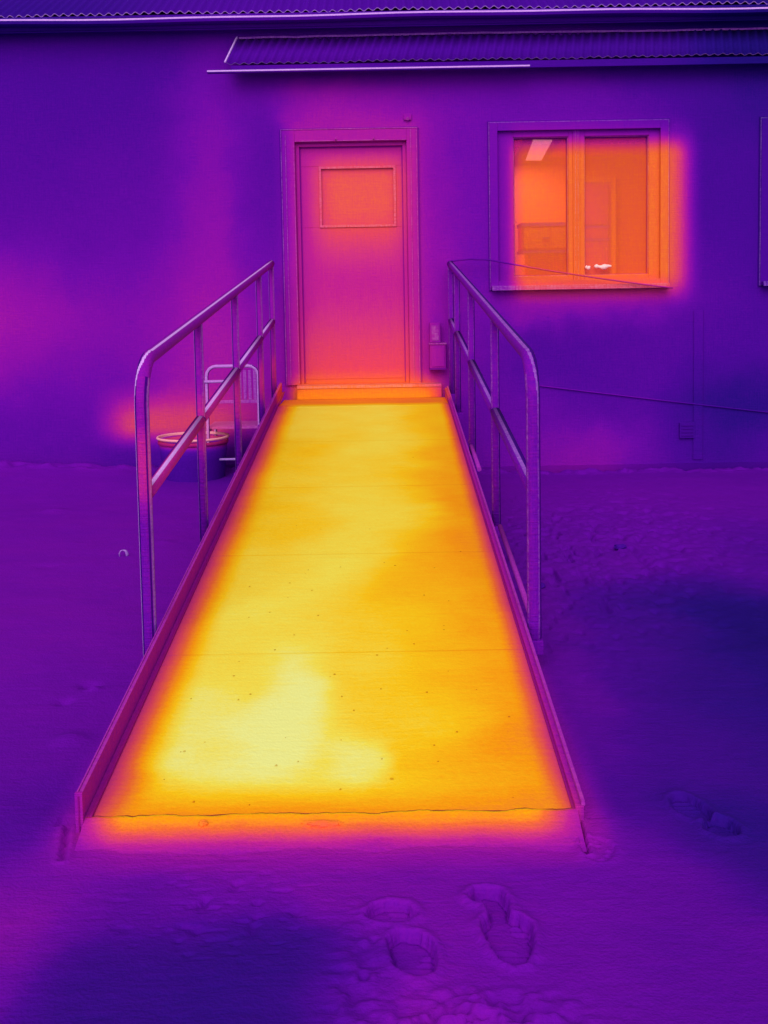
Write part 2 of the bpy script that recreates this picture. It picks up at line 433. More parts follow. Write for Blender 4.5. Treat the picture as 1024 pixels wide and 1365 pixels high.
# level of the snow along the house
drift = np.interp(X, [-4, -2.9, -1.8, 0, 1.4, 3.1], [.12, .10, .055, .0, -.045, -.05])
wallw = np.clip((Y + 1.4) / 1.2, 0, 1) ** 2
Z += drift * wallw
near = np.exp(-((Y + .16) / .10) ** 2)
Z += near * (.05 * vnoise(X, Y, .09, 4) + .03 * vnoise(X, Y, .04, 5) + .012)
Z -= .10 * np.clip((Y + .085 + .05 * vnoise(X, Y, .11, 14)) / .03, 0, 1) * (Y < .3)     # melted gap against the plinth
# boot prints
def press(poly, depth, wall=.010, rim=.006, edge=.012, trench=.012):
    global Z
    x0, x1, y0, y1 = poly[:, 0].min() - .05, poly[:, 0].max() + .05, poly[:, 1].min() - .05, poly[:, 1].max() + .05
    ix = np.where((XS > x0) & (XS < x1))[0]; iy = np.where((YS > y0) & (YS < y1))[0]
    sl_ = (slice(iy[0], iy[-1] + 1), slice(ix[0], ix[-1] + 1))
    d = sdf(poly, X[sl_], Y[sl_]) + .006 * vnoise(X[sl_], Y[sl_], .02, 21) + .004 * vnoise(X[sl_], Y[sl_], .009, 22)
    k = np.clip(-d / wall, 0, 1); k = k * k * (3 - 2 * k)
    Z[sl_] -= trench * np.exp(-((d + .005) / .0042) ** 2)          # the boot edge bites deepest
    Z[sl_] += -depth * k + rim * np.exp(-((d - edge * .6) / edge) ** 2)
    tread = .003 * np.sin(Y[sl_] * 2 * math.pi / .022 + 8 * X[sl_]) * k
    Z[sl_] += tread * (vnoise(X[sl_], Y[sl_], .05, 23) > -.05)
# right boot: sole and heel run together as one figure of eight
T1 = np.array([(.285, -6.285), (.305, -6.255), (.335, -6.252), (.362, -6.262), (.377, -6.30), (.378, -6.335), (.374, -6.36), (.395, -6.372), (.413, -6.40),
               (.415, -6.45), (.405, -6.505), (.385, -6.545), (.36, -6.553), (.337, -6.53), (.320, -6.49), (.308, -6.44), (.306, -6.40), (.325, -6.36), (.322, -6.33), (.30, -6.315)])
press(T1, .020, wall=.007, rim=.008)
press(blob(.117, -6.352, .052, .042, 0, 3), .013, wall=.007, rim=.006)
press(blob(.158, -6.50, .047, .088, .25, 4), .018, wall=.007, rim=.006)
press(blob(.895, -5.875, .044, .075, .25, 5), .012, wall=.010)
press(blob(.945, -5.985, .046, .048, .2, 6), .018, wall=.009)
press(blob(.615, -6.085, .04, .06, 0, 8), .003, rim=.002, trench=.004)
# trampled snow at the lower edge, small scuffs left of it
tr = np.exp(-((X - .27) / .17) ** 2 - ((Y + 6.71) / .075) ** 2)
Z += tr * (.035 * vnoise(X * 1., Y * 1.6, .035, 9) + .02 * vnoise(X, Y * 1.5, .016, 10))
tr2 = np.exp(-((X + .25) / .2) ** 2 - ((Y + 6.33) / .16) ** 2)
Z += tr2 * .016 * np.clip(vnoise(X, Y * 1.7, .03, 11) - .18, 0, 1) * -3
tr3 = np.exp(-((X - .05) / .05) ** 2 - ((Y + 6.6) / .2) ** 2)
Z += tr3 * .02 * vnoise(X, Y, .02, 12)
# pitted, dripped-on snow to the right of the ramp
pit = np.exp(-((X - 1.35) / .75) ** 2 - ((Y + 2.9 - .5 * (X - 1.3)) / 1.25) ** 2)
nz_ = vnoise(X, Y * .55, .04, 15)
Z += pit * (-.13 * np.clip(nz_ - .17, 0, 1) + .022 * vnoise(X, Y * .7, .026, 16))
# a few dents and lumps left of the ramp
for (px, py, s_, h_) in [(-.93, -4.85, .03, -.02), (-.97, -5.02, .025, -.018), (-.86, -5.35, .05, .015), (-1.1, -2.6, .05, .012), (-.9, -4.9, .02, .015), (-1.6, -3.1, .05, -.01), (-2.0, -1.6, .08, .02)]:
    Z += h_ * np.exp(-((X - px) ** 2 + (Y - py) ** 2) / s_ ** 2)
# grooves running on from the kerbs
for (a, c, w_, dp) in [((-.705, -5.93), (-.672, -6.10), .006, .012), ((.592, -5.94), (.588, -6.1), .006, .018)]:
    ax, ay = a; bx, by = c; ex, ey = bx - ax, by - ay
    t = np.clip(((X - ax) * ex + (Y - ay) * ey) / (ex * ex + ey * ey), 0, 1)
    d = np.hypot(X - ax - t * ex, Y - ay - t * ey) + .004 * vnoise(X, Y, .03, 17)
    Z += -dp * np.exp(-(d / w_) ** 2) + .4 * dp * np.exp(-((d - .014) / .008) ** 2)
# keep the snow under the ramp; drop it below the building
under = (X > -.74) & (X < .68) & (Y > -5.93) & (Y < .1)
Z = np.where(under, np.minimum(Z, ramp_z(Y) - .035), Z)
Z = np.where((Y > .3), -.15, Z)
ny, nx = X.shape
vid = np.arange(ny * nx).reshape(ny, nx)
F = np.stack([vid[:-1, :-1], vid[:-1, 1:], vid[1:, 1:], vid[1:, :-1]], -1).reshape(-1, 4)
me = bpy.data.meshes.new('snow_ground')
me.vertices.add(ny * nx); me.vertices.foreach_set('co', np.stack([X, Y, Z], -1).ravel())
me.loops.add(F.size); me.loops.foreach_set('vertex_index', F.ravel())
me.polygons.add(len(F)); me.polygons.foreach_set('loop_start', np.arange(0, F.size, 4)); me.polygons.foreach_set('loop_total', np.full(len(F), 4))
me.polygons.foreach_set('use_smooth', np.ones(len(F), bool))
me.update(); me.validate()
me.materials.append(M['snow'])
go = bpy.data.objects.new('snow_ground', me); COL.objects.link(go)
tag(go, 'trodden snow on the yard with boot prints in front of the ramp', 'snow', kind='structure')

# ------------------------------------------------------------------ house
house = empty('house', (0, 0, 0), 'single storey house front with door, window and corrugated roof at the head of the ramp', 'house')
D0, D1, DZ0, DZ1 = -.525, .32, .66, 2.505        # door opening
W = [(1.0, 2.27, 1.40, 2.585), (3.07, 4.34, 1.40, 2.585)]
def wall_mesh():
    b = MB()
    xs = sorted({-7.5, 7.5, D0, D1} | {a for w in W for a in w[:2]})
    zs = sorted({-.25, 3.44, DZ0, DZ1, W[0][2], W[0][3]})
    def hole(x, z):
        if D0 < x < D1 and DZ0 < z < DZ1: return True
        return any(w[0] < x < w[1] and w[2] < z < w[3] for w in W)
    for i in range(len(xs) - 1):
        for j in range(len(zs) - 1):
            if hole((xs[i] + xs[i + 1]) / 2, (zs[j] + zs[j + 1]) / 2): continue
            for y in (0, .14):
                b.quad((xs[i], y, zs[j]), (xs[i + 1], y, zs[j]), (xs[i + 1], y, zs[j + 1]), (xs[i], y, zs[j + 1]))
    for (a, c, e, f) in [(D0, D1, DZ0, DZ1)] + W:
        b.quad((a, 0, e), (a, .14, e), (a, .14, f), (a, 0, f)); b.quad((c, 0, e), (c, .14, e), (c, .14, f), (c, 0, f))
        b.quad((a, 0, f), (a, .14, f), (c, .14, f), (c, 0, f)); b.quad((a, 0, e), (a, .14, e), (c, .14, e), (c, 0, e))
    for x in (-7.5, 7.5):
        b.quad((x, 0, -.25), (x, .14, -.25), (x, .14, 3.44), (x, 0, 3.44))
    # side and back walls close the house
    b.box(-7.5, -7.36, .14, 8, -.25, 3.5); b.box(7.36, 7.5, .14, 8, -.25, 3.5); b.box(-7.36, 7.36, 7.86, 8, -.25, 3.5)
    return b
wall_mesh().build('wall', M['wall'], house)
b = MB(); b.box(-7.5, -.72, -.012, -.001, -.24, .045); b.box(.68, 7.5, -.012, -.001, -.24, -.01); b.build('plinth', M['wall_seam'], house)
for (x, z0, z1) in [(2.555, .02, 1.18)]:
    b = MB(); b.box(x - .035, x + .035, -.009, -.001, z0, z1); b.box(x + .0355, x + .043, -.005, -.001, z0, z1, 1)
    b.build('cover_strip', [M['wall'], M['wall_seam']], house)
b = MB(); b.box(2.41, 2.525, -.022, -.001, .19, .31, 0)
for k in range(4): b.box(2.42, 2.515, -.027, -.0225, .205 + k * .026, .217 + k * .026, 1)
b.build('vent_cover', [M['wall'], M['wall_seam']], house, bevel=.003)

def ring(b, x0, x1, z0, z1, w, y0, y1, m=0, bottom=True):
    """rectangular frame of width w going inwards"""
    b.box(x0, x0 + w, y0, y1, z0, z1, m); b.box(x1 - w, x1, y0, y1, z0, z1, m)
    b.box(x0 + w, x1 - w, y0, y1, z1 - w, z1, m)
    if bottom: b.box(x0 + w, x1 - w, y0, y1, z0, z0 + w, m)

# door: casing, frame, leaf with a pane
door = MB()
door.box(D0 + .028, D1 - .028, .050, .092, .6585, 1.865); door.box(D0 + .028, D1 - .028, .050, .092, 2.33, DZ1 - .03)
door.box(D0 + .028, -.352, .050, .092, 1.865, 2.33); door.box(.238, D1 - .028, .050, .092, 1.865, 2.33)
dr = door.build('door', M['trim'], house, bevel=.003)
b = MB(); ring(b, -.352, .238, 1.865, 2.33, .018, .040, .0495); b.build('glazing_highlight_line', M['trim_edge'], dr)
b = MB(); b.box(-.351, .237, .062, .070, 1.866, 2.329); b.build('pane', M['doorglass'], dr)
b = MB()
b.box(-.5, .292, .046, .0495, .695, .74); b.build('kick_plate', M['trim'], dr)
fr = MB()
ring(fr, D0 + .001, D1 - .001, DZ0, DZ1 - .001, .026, .020, .12, 0, bottom=False)
df = fr.build('door_frame', M['trim'], house, bevel=.002)
b = MB(); ring(b, D0 + .0265, D1 - .0265, DZ0 + .01, DZ1 - .0265, .010, .044, .0985, 0, bottom=False); b.build('edge_shade', M['edge_shade'], df)  # dark rim inside the frame, painted as shade
cs = MB()                                           # outer casing boards, right one a little wider with a bead
cs.box(-.628, D0 - .004, -.022, -.001, .655, 2.60); cs.box(D1 + .004, .408, -.022, -.001, .655, 2.60); cs.box(D0 - .004, D1 + .004, -.0215, -.001, DZ1 + .004, 2.60)
cs.build('casing', M['trim'], df, bevel=.003)
b = MB()
b.box(-.634, -.6285, -.026, -.001, .655, 2.606); b.box(-.628, .408, -.026, -.001, 2.6005, 2.606)
b.box(D1 + .032, D1 + .037, -.0275, -.0225, .67, 2.59); b.box(D0 - .012, D0 - .0065, -.0275, -.0225, .67, 2.5)
b.box(-.528, .32, -.0275, -.0225, 2.512, 2.5175)
b.box(.3965, .4015, -.0275, -.0225, .67, 2.585); b.box(-.60, -.595, -.0275, -.0225, .67, 2.56)
b.build('casing_highlight_line', M['trim_edge'], df)
b = MB(); b.box(.4085, .416, -.014, -.001, .655, 2.606); b.box(-.6435, -.6345, -.012, -.001, .655, 2.606); b.box(-.634, .408, -.012, -.001, 2.6065, 2.613)
b.build('casing_shade_line', M['edge_shade'], df)  # dark outline round the casing, shade by colour
for x in (-.213, .073):
    b = MB(); b.tube([(x, -.022, 2.522), (x, -.045, 2.520), (x, -.052, 2.530)], .006, 8); b.build('coat_hook', M['trim_edge'], df)
b = MB(); b.box(-.545, .56, -.13, -.001, .552, .632, 0, 1); b.box(-.545, .56, -.135, -.001, .634, .657, 1)
b.build('door_sill', [M['trim'], M['trim_edge']], house, bevel=.003)

# windows
def window(x0, x1, z0, z1):
    f = MB()
    ring(f, x0 - .045, x1 + .045, z0 - .03, z1 + .042, .06, -.026, -.001)
    wf = f.build('window', M['trim'], house, bevel=.003)
    b = MB(); ring(b, x0 - .052, x1 + .052, z0 - .037, z1 + .049, .006, -.020, -.001); b.build('frame_highlight_line', M['trim_edge'], wf)
    b = MB(); ring(b, x0 - .059, x1 + .059, z0 - .044, z1 + .056, .0065, -.010, -.001); b.build('frame_shade_line', M['edge_shade'], wf)  # dark strip standing in for shade round the frame
    mid = x0 + .62
    b = MB(); b.box(mid - .026, mid + .026, .004, .09, z0 + .002, z1 - .002); b.box(mid - .012, mid - .007, -.003, .0035, z0 + .002, z1 - .002, 1); b.box(mid + .008, mid + .013, -.003, .0035, z0 + .002, z1 - .002, 1)
    b.build('mullion', [M['trim'], M['trim_edge']], wf, bevel=.002)
    for (a, c, l_, r_) in ((x0 + .0025, mid - .0265, .135, .034), (mid + .0265, x1 - .0025, .034, .092)):
        def fr4(b, da, dc, dz, y0, y1, w):          # a rim of width w just inside the given margins
            xa, xb, za, zb = a + da, c - dc, z0 + .062 + dz, z1 - .064 - dz
            ring(b, xa, xb, za, zb, w, y0, y1)
        s_ = MB(); za, zb = z0 + .002, z1 - .002
        s_.box(a, a + l_, .012, .085, za, zb); s_.box(c - r_, c, .012, .085, za, zb); s_.box(a + l_, c - r_, .012, .085, za, za + .06); s_.box(a + l_, c - r_, .012, .085, zb - .062, zb)
        s_.build('sash', M['trim'], wf, bevel=.003)
        b = MB(); fr4(b, l_ + .0005, r_ + .0005, .0005, .024, .084, .005); b.build('sash_highlight_line', M['trim_edge'], wf)
        b = MB(); fr4(b, l_ + .006, r_ + .006, .006, .040, .084, .004); b.build('sash_shade_line', M['edge_shade'], wf)  # painted shade line inside the sash
        b = MB(); b.box(a + l_ + .0065, c - r_ - .0065, .056, .062, z0 + .0685, z1 - .0705); b.build('pane', M['glass'], wf)
    b = MB(); b.box(x0 - .04, x1 + .045, -.075, -.027, z0 - .034, z0 - .008, 0, 1); b.box(x0 - .04, x1 + .045, -.080, -.0755, z0 - .042, z0 - .006, 1); b.build('sill', [M['trim'], M['trim_edge']], wf, bevel=.002)
    b = MB(); b.box(x0 + .005, x1 - .005, -.02, .0115, z0 + .002, z0 + .020); b.build('drip_rail', M['trim'], wf, bevel=.003)
    return wf
for w in W: window(*w)

# the room behind the window
b = MB()
b.quad((.4, 3.3, .6), (5.2, 3.3, .6), (5.2, 3.3, 2.78), (.4, 3.3, 2.78)); b.quad((.4, .16, 2.75), (5.2, .16, 2.75), (5.2, 3.3, 2.75), (.4, 3.3, 2.75))
b.quad((.4, .16, .62), (5.2, .16, .62), (5.2, 3.3, .62), (.4, 3.3, .62)); b.quad((.42, .16, .6), (.42, 3.3, .6), (.42, 3.3, 2.78), (.42, .16, 2.78)); b.quad((5.18, .16, .6), (5.18, 3.3, .6), (5.18, 3.3, 2.78), (5.18, .16, 2.78))
b.build('room', M['room'], house)
b = MB(); b.box(2.22, 2.54, 3.25, 3.295, .62, 2.48, 0); ring(b, 2.17, 2.59, .62, 2.53, .045, 3.24, 3.298, 1, bottom=False)
for (z0, z1) in ((.75, 1.86), (1.90, 2.0), (2.04, 2.42)): b.box(2.25, 2.51, 3.235, 3.2495, z0, z1, 0)
b.box(2.24, 2.52, 3.232, 3.2345, 2.0, 2.03, 2); b.box(2.24, 2.52, 3.232, 3.2345, 1.866, 1.896, 2)
b.build('room_door', [M['room_dark'], M['room_light'], M['room_line']], house)
lamp = empty('ceiling_lamp', (1.64, 2.27, 2.75), 'lit pink rectangular ceiling lamp seen through the top left of the orange window', 'lamp')
def lquad(P, z0, z1, m, bb):
    for z in (z0, z1): bb.quad(*[(x, y, z) for x, y in P], m)
    for i in range(4):
        a, c = P[i], P[(i + 1) % 4]; bb.quad((a[0], a[1], z0), (c[0], c[1], z0), (c[0], c[1], z1), (a[0], a[1], z1), m)
P = [(1.415, 1.27), (1.74, 1.33), (1.86, 3.30), (1.535, 3.26)]
Q = [(1.49, 1.49), (1.665, 1.525), (1.78, 3.03), (1.615, 3.01)]
b = MB(); lquad(P, 2.70, 2.748, 0, b); b.build('lamp_body', M['lamp_rim'], lamp)
b = MB(); lquad(Q, 2.690, 2.699, 0, b); b.build('diffuser', M['diffuser'], lamp)
al = bpy.data.lights.new('lamp_light', 'AREA'); al.shape = 'RECTANGLE'; al.size = .16; al.size_y = 1.5; al.energy = 52; al.color = (1, .95, .92)
alo = bpy.data.objects.new('lamp_light', al); COL.objects.link(alo); alo.parent = lamp; alo.location = (0, 0, -.07)
cab = empty('wall_cabinet', (1.66, 3.0, 1.7), 'low orange wall cabinet with two doors seen behind the left window pane', 'cabinet')
b = MB(); b.box(1.44, 2.02, 1.95, 2.25, 1.735, 1.955, 0); b.build('body', M['room'], cab, bevel=.004)
b = MB(); b.box(1.43, 2.03, 1.93, 2.26, 1.957, 1.990, 0); b.build('top', M['room_line'], cab)
b = MB(); b.box(1.43, 2.03, 1.935, 2.26, 1.706, 1.733, 0); b.build('base', M['room_line'], cab)
for k, (a, c) in enumerate(((1.455, 1.70), (1.715, 2.005))):
    b = MB(); b.box(a, c, 1.935, 1.9495, 1.75, 1.94, 0); d = b.build('cabinet_door', M['room_light'], cab, bevel=.003)
    b = MB(); b.box(a + .18, a + .235, 1.920, 1.934, 1.84, 1.855, 0); b.build('handle', M['room_line'], d)
b = MB(); b.box(1.5, 1.96, 2.0, 2.24, .62, 1.70, 0); b.build('cabinet_stand', M['room'], cab)
# pale things left on the sill
for (x0, z0, L, h, nm, lb) in [(1.755, 1.507, .13, .038, 'folded_cloth', 'longer pale pink folded cloth lying on the window sill'), (1.688, 1.507, .035, .030, 'cotton_reel', 'short pale pink cotton reel lying on the window sill beside the mullion')]:
    b = MB()
    n = 9; pts = []; rr = []
    for k in range(n):
        q = k / (n - 1); pts.append((x0 + L * q, .002 + .004 * math.sin(q * 9), z0 + h * .55 + .004 * math.sin(q * 8 + 1))); rr.append(h * (.42 + .16 * math.cos(q * 11)) if 0 < k < n - 1 else h * .22)
    b.tube(pts, rr, 12)
    o = b.build(nm, M['pink']); tag(o, lb, 'cloth' if 'cloth' in nm else 'reel')
# ledge that carries them is the drip rail; boxes at the door
mb_ = empty('wall_box', (.53, 0, .75), 'narrow two part meter box fixed low on the wall right of the door', 'meter box')
b = MB(); b.box(.478, .560, -.07, -.001, .968, 1.122); u_ = b.build('upper_box', M['trim'], mb_, bevel=.004)
b = MB(); b.box(.492, .546, -.075, -.0705, .985, 1.10); b.build('lid', M['trim_edge'], u_)
b = MB(); b.box(.476, .598, -.09, -.001, .772, .955); l_ = b.build('lower_box', M['trim'], mb_, bevel=.004)
b = MB(); b.box(.488, .586, -.096, -.0905, .785, .94); b.build('lid', M['trim'], l_, bevel=.002)
b = MB(); b.box(.470, .604, -.098, -.001, .9555, .9665); b.build('shelf_lip', M['trim_edge'], mb_)
b = MB(); b.box(.472, .602, -.096, -.001, .762, .7715); b.build('base_shade_line', M['edge_shade'], mb_)
sn = empty('door_sensor', (.335, 0, 2.66), 'tiny sensor lamp on the wall above the right corner of the door', 'sensor')
b = MB(); b.box(.305, .365, -.018, -.001, 2.66, 2.71); b.build('housing', M['trim'], sn, bevel=.006)
b = MB(); b.tube([(.335, -.016, 2.672), (.335, -.026, 2.668)], .012, 14); b.build('eye', M['trim_edge'], sn)

# cables across the wall
def sag(p0, p1, s_, n=24):
    p0, p1 = Vector(p0), Vector(p1)
    return [tuple(p0.lerp(p1, k / n) - Vector((0, 0, 4 * s_ * (k / n) * (1 - k / n)))) for k in range(n + 1)]
b = MB(); b.tube([(.625, -.12, 1.585), (.78, -.11, 1.60)] + sag((.93, -.105, 1.592), (2.33, -.105, 1.355), .012), .006, 8)
tag(b.build('cable', M['cable']), 'thin dark cable sloping from the railing across the bottom of the window', 'cable')
b = MB(); b.tube(sag((1.3, -.012, .622), (3.9, -.012, .28), .006), .005, 8)
tag(b.build('hose', M['cable_low']), 'faint thin hose sloping down the lower wall right of the ramp', 'hose')

# roofs ------------------------------------------------------------
def corrugated(x0, x1, y0, z0, y1, z1, per=.076, amp=.011, th=.006, ragged=.0, seed=1, skew=0.0):
    """wavy sheet from the eave (y0,z0) up to (y1,z1), with thickness"""
    r_ = random.Random(seed); b = MB()
    n = int((x1 - x0) / per * 10); i0 = len(b.v)
    sl_ = Vector((0, y1 - y0, z1 - z0)).normalized(); up = Vector((0, -sl_.z, sl_.y)); 
    for k in range(n + 1):
        x = x0 + (x1 - x0) * k / n
        h = amp * math.cos(2 * math.pi * (x - x0) / per) + .004 * math.sin(x * 3.1) + .003 * math.sin(x * 7.7)
        e = ragged * mnoise.noise(Vector((x * 9, seed, 0)))
        for t, (yy, zz) in ((0, (y0, z0)), (1, (y1, z1))):
            o = up * h - sl_ * (e if t == 0 else 0)
            for s_ in (0, 1):
                q = Vector((x + skew * (1 - k / n) * t, yy, zz)) + o + up * (th * s_)
                b.v.append(tuple(q))
    for k in range(n):
        a = i0 + 4 * k; c = a + 4     # 0: eave under, 1: eave top, 2: ridge under, 3: ridge top
        b.f += [(a + 1, c + 1, c + 3, a + 3), (a, a + 2, c + 2, c), (a, c, c + 1, a + 1), (a + 2, a + 3, c + 3, c + 2)]
        b.m += [0, 2, 1, 0]; b.sm += [True, True, False, False]
    for a in (i0, i0 + 4 * n):
        b.f.append((a, a + 1, a + 3, a + 2)); b.m.append(1); b.sm.append(False)
    return b
RM = [M['roof'], M['roof_edge'], M['roof_dark']]
main = corrugated(-7.8, 7.8, -.216, 3.432, 3.9, 5.43, per=.066, amp=.009, ragged=.006).build('roof', RM, house)
corr2 = corrugated(-7.8, 7.8, 8.3, 3.4, 3.9, 5.45, seed=4); corr2.build('rear_roof', RM, house)
b = MB(); b.box(-7.6, 7.6, -.135, -.115, 3.330, 3.435); b.build('fascia', M['roof'], main)
b = MB(); b.box(-7.6, 7.6, -.212, -.200, 3.408, 3.424); b.build('added_eave_strip', M['roof'], main)  # added strip that closes the deeply shaded gap under the sheet
b = MB(); b.box(-7.6, 7.6, -.112, -.002, 3.350, 3.365); b.build('soffit', M['roof'], main)
b = MB()
nseg = 60                                             # gutter: back, floor, front with a bright rolled lip that is not quite straight
def gz(x): return 3.402 + .006 * math.sin(x * 1.3 + .4) + .003 * math.sin(x * 4.1)
for k in range(nseg):
    xa, xb = -7.7 + 15.4 * k / nseg, -7.7 + 15.4 * (k + 1) / nseg
    prof = lambda x: [(-.1362, gz(x) + .003), (-.1364, gz(x) - .03), (-.185, gz(x) - .035), (-.227, gz(x) - .03), (-.232, gz(x) - .008), (-.232, gz(x) + .004), (-.1362, gz(x) + .004)]
    A, B_ = prof(xa), prof(xb)
    for j in range(6): b.quad((xa, *A[j]), (xb, *B_[j]), (xb, *B_[j + 1]), (xa, *A[j + 1]), 1 if j >= 4 else 0)
b.build('gutter', [M['roof'], M['lip']], main)
# fascia joint lines
b = MB(); b.box(-7.6, 7.6, -.139, -.1355, 3.336, 3.342); b.build('fascia_seam', M['roof_dark'], main)

can = corrugated(-1.012, 4.6, -.15, 3.076, -.004, 3.285, per=.066, amp=.0085, ragged=.008, seed=9, skew=.078).build('canopy', RM, house)
b = MB()                                              # rake trim, wall flashing, front angle
def slab(P, th, m=0):
    P = [Vector(p) for p in P]; nn = (P[1] - P[0]).cross(P[3] - P[0]).normalized() * th
    Qq = [p + nn for p in P]
    b.quad(*P, m); b.quad(*Qq, m)
    for i in range(4): b.quad(P[i], P[(i + 1) % 4], Qq[(i + 1) % 4], Qq[i], m)
slab([(-1.025, -.158, 3.080), (-1.014, -.158, 3.083), (-.937, -.012, 3.297), (-.948, -.012, 3.294)], .010)
b.build('rake_trim', M['lip'], can)
b = MB()
n = 90
for k in range(n):
    xa, xb = -.93 + 5.5 * k / n, -.93 + 5.5 * (k + 1) / n
    w = lambda x: .004 * mnoise.noise(Vector((x * 5, 3, 0))) + .003 * math.sin(x * 2)
    b.quad((xa, -.022, 3.288 + w(xa)), (xb, -.022, 3.288 + w(xb)), (xb, -.022, 3.302 + w(xb)), (xa, -.022, 3.302 + w(xa)), 0)
    b.quad((xa, -.022, 3.302 + w(xa)), (xb, -.022, 3.302 + w(xb)), (xb, -.003, 3.306 + w(xb)), (xa, -.003, 3.306 + w(xa)), 0)
b.build('wall_flashing', M['highlight_soft'], can)
b = MB(); b.box(-1.153, 1.245, -.172, -.164, 3.006, 3.024, 0); b.box(-1.153, 1.245, -.1775, -.1725, 3.014, 3.0245, 1); b.box(-1.153, 1.245, -.1635, -.145, 3.004, 3.011, 0)
b.build('gutter_angle', [M['roof'], M['lip']], can)
b = MB(); b.box(-.98, 4.58, -.146, -.120, 3.012, 3.062); b.build('eave_beam', M['roof'], can)

# ------------------------------------------------------------------ ramp
ramp = empty('wheelchair_ramp', (-.03, -5.95, 0), 'long bright yellow heated wheelchair ramp rising through the snow to the door', 'ramp')
XL, XR = -.645, .585
ys = [-5.95, -4.955, -3.93, -2.85, -1.80, -.72]
for i in range(5):
    y0, y1 = ys[i] + (.0 if i == 0 else .004), ys[i + 1] - .004
    b = MB()
    z0, z1 = ramp_z(y0), ramp_z(y1)
    V = [(XL, y0, z0), (XR, y0, z0), (XR, y1, z1), (XL, y1, z1)]
    b.quad(*V); Lw = [(x, y, z - .022) for x, y, z in V]; b.quad(*Lw)
    for k in range(4): b.quad(V[k], V[(k + 1) % 4], Lw[(k + 1) % 4], Lw[k])
    b.build('deck_plate', M['ramp'], ramp, bevel=.0015)
for y in ys[1:-1]:
    b = MB(); z = ramp_z(y); b.box(XL + .01, XR - .01, y - .03, y + .03, z - .045, z - .026); b.build('cross_bearer', M['ramp_dark'], ramp)
for y in ys[1:-1]:
    b = MB(); z = ramp_z(y); b.quad((XL + .005, y - .0045, z - .0003), (XR - .005, y - .0045, z - .0003), (XR - .005, y + .0045, z + .0006), (XL + .005, y + .0045, z + .0006)); b.build('joint_strip', M['joint'], ramp)
b = MB(); zt = ramp_z(-.72); b.box(XL, XR, -.714, -.136, zt - .03, zt); b.build('landing', M['ramp'], ramp, bevel=.003)
def sloped(x0, x1, y0, y1, lo, hi, mats, name, top=None, parent=ramp, edge=0):
    """bar that follows the slope; lo/hi are heights above the deck"""
    b = MB(); i = 0
    z = ramp_z
    A = [(x0, y0, z(y0) + lo), (x1, y0, z(y0) + lo), (x1, y0, z(y0) + hi), (x0, y0, z(y0) + hi)]
    B_ = [(x0, y1, z(y1) + lo), (x1, y1, z(y1) + lo), (x1, y1, z(y1) + hi), (x0, y1, z(y1) + hi)]
    b.quad(*A, edge); b.quad(*B_, edge)
    for k in range(4): b.quad(A[k], A[(k + 1) % 4], B_[(k + 1) % 4], B_[k], (top if (k == 2 and top is not None) else 0))
    return b.build(name, mats, parent, bevel=.002)
KM = [M['kerb'], M['kerb_edge'], M['kerb_dark']]
kl = sloped(-.668, -.658, -5.955, -.14, -.05, .074, KM, 'kerb', top=1)
sloped(-.6575, -.6458, -5.95, -.14, -.02, .003, KM, 'kerb_flange', parent=kl)
sloped(-.672, -.6685, -5.962, -.14, .040, .078, [M['kerb_edge']], 'kerb_edge_highlight', parent=kl)
sloped(-.6452, -.638, -5.95, -.14, .0005, .009, [M['kerb_dark']], 'kerb_seam', parent=kl)
b = MB(); b.box(-.675, -.6555, -5.968, -5.956, -.01, .107, 0); b.box(-.667, -.663, -5.971, -5.9685, -.005, .1, 1); b.build('end_cap', [M['kerb'], M['kerb_dark']], kl, bevel=.002)
kr = sloped(.5855, .606, -5.955, -.14, -.05, .016, KM, 'kerb', top=0)
sloped(.600, .609, -5.955, -.14, .017, .028, [M['kerb_edge']], 'kerb_edge_highlight', parent=kr)
sloped(.5785, .5852, -5.95, -.14, .0005, .006, [M['kerb_dark']], 'kerb_seam', parent=kr)
b = MB(); b.tube([(.640, -4.80, ramp_z(-4.8) + .012), (.640, -3.62, ramp_z(-3.62) + .012)], .011, 12); b.build('kerb_highlight', M['kerb_edge'], kr)  # added bar standing in for a highlight on the kerb's top edge
b = MB(); b.tube([(.632, -2.62, ramp_z(-2.62) + .02), (.632, -1.95, ramp_z(-1.95) + .02)], .012, 12); b.build('kerb_highlight', M['kerb_edge'], kr)  # second stretch of the added highlight bar
for x in (-.60, .54):
    sloped(x - .025, x + .025, -5.8, -.75, -.10, -.046, [M['rail']], 'stringer')
for y in (-3.7, -2.0, -.6):
    for x in (-.60, .54):
        b = MB(); b.box(x - .022, x + .022, y - .022, y + .022, -.06, ramp_z(y) - .10); b.build('leg', M['rail'], ramp)

# railings: sloping top rail bent down into the front post, middle rail, posts
MR = [M['rail'], M['highlight'], M['rail_dark'], M['highlight_soft'], M['highlight_faint']]  # plain steel, then painted highlight and dark edge strips
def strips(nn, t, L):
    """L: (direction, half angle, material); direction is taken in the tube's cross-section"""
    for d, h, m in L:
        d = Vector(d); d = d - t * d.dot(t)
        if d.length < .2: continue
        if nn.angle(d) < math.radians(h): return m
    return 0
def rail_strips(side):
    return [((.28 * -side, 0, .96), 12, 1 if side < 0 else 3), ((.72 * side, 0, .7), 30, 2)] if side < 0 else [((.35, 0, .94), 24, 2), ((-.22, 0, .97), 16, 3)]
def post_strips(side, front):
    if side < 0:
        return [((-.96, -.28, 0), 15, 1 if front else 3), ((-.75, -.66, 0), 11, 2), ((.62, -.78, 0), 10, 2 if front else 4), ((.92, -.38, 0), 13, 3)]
    return [((.93, -.36, 0), 20, 2), ((.62, -.78, 0), 8, 4), ((-.9, -.44, 0), 14, 4)]
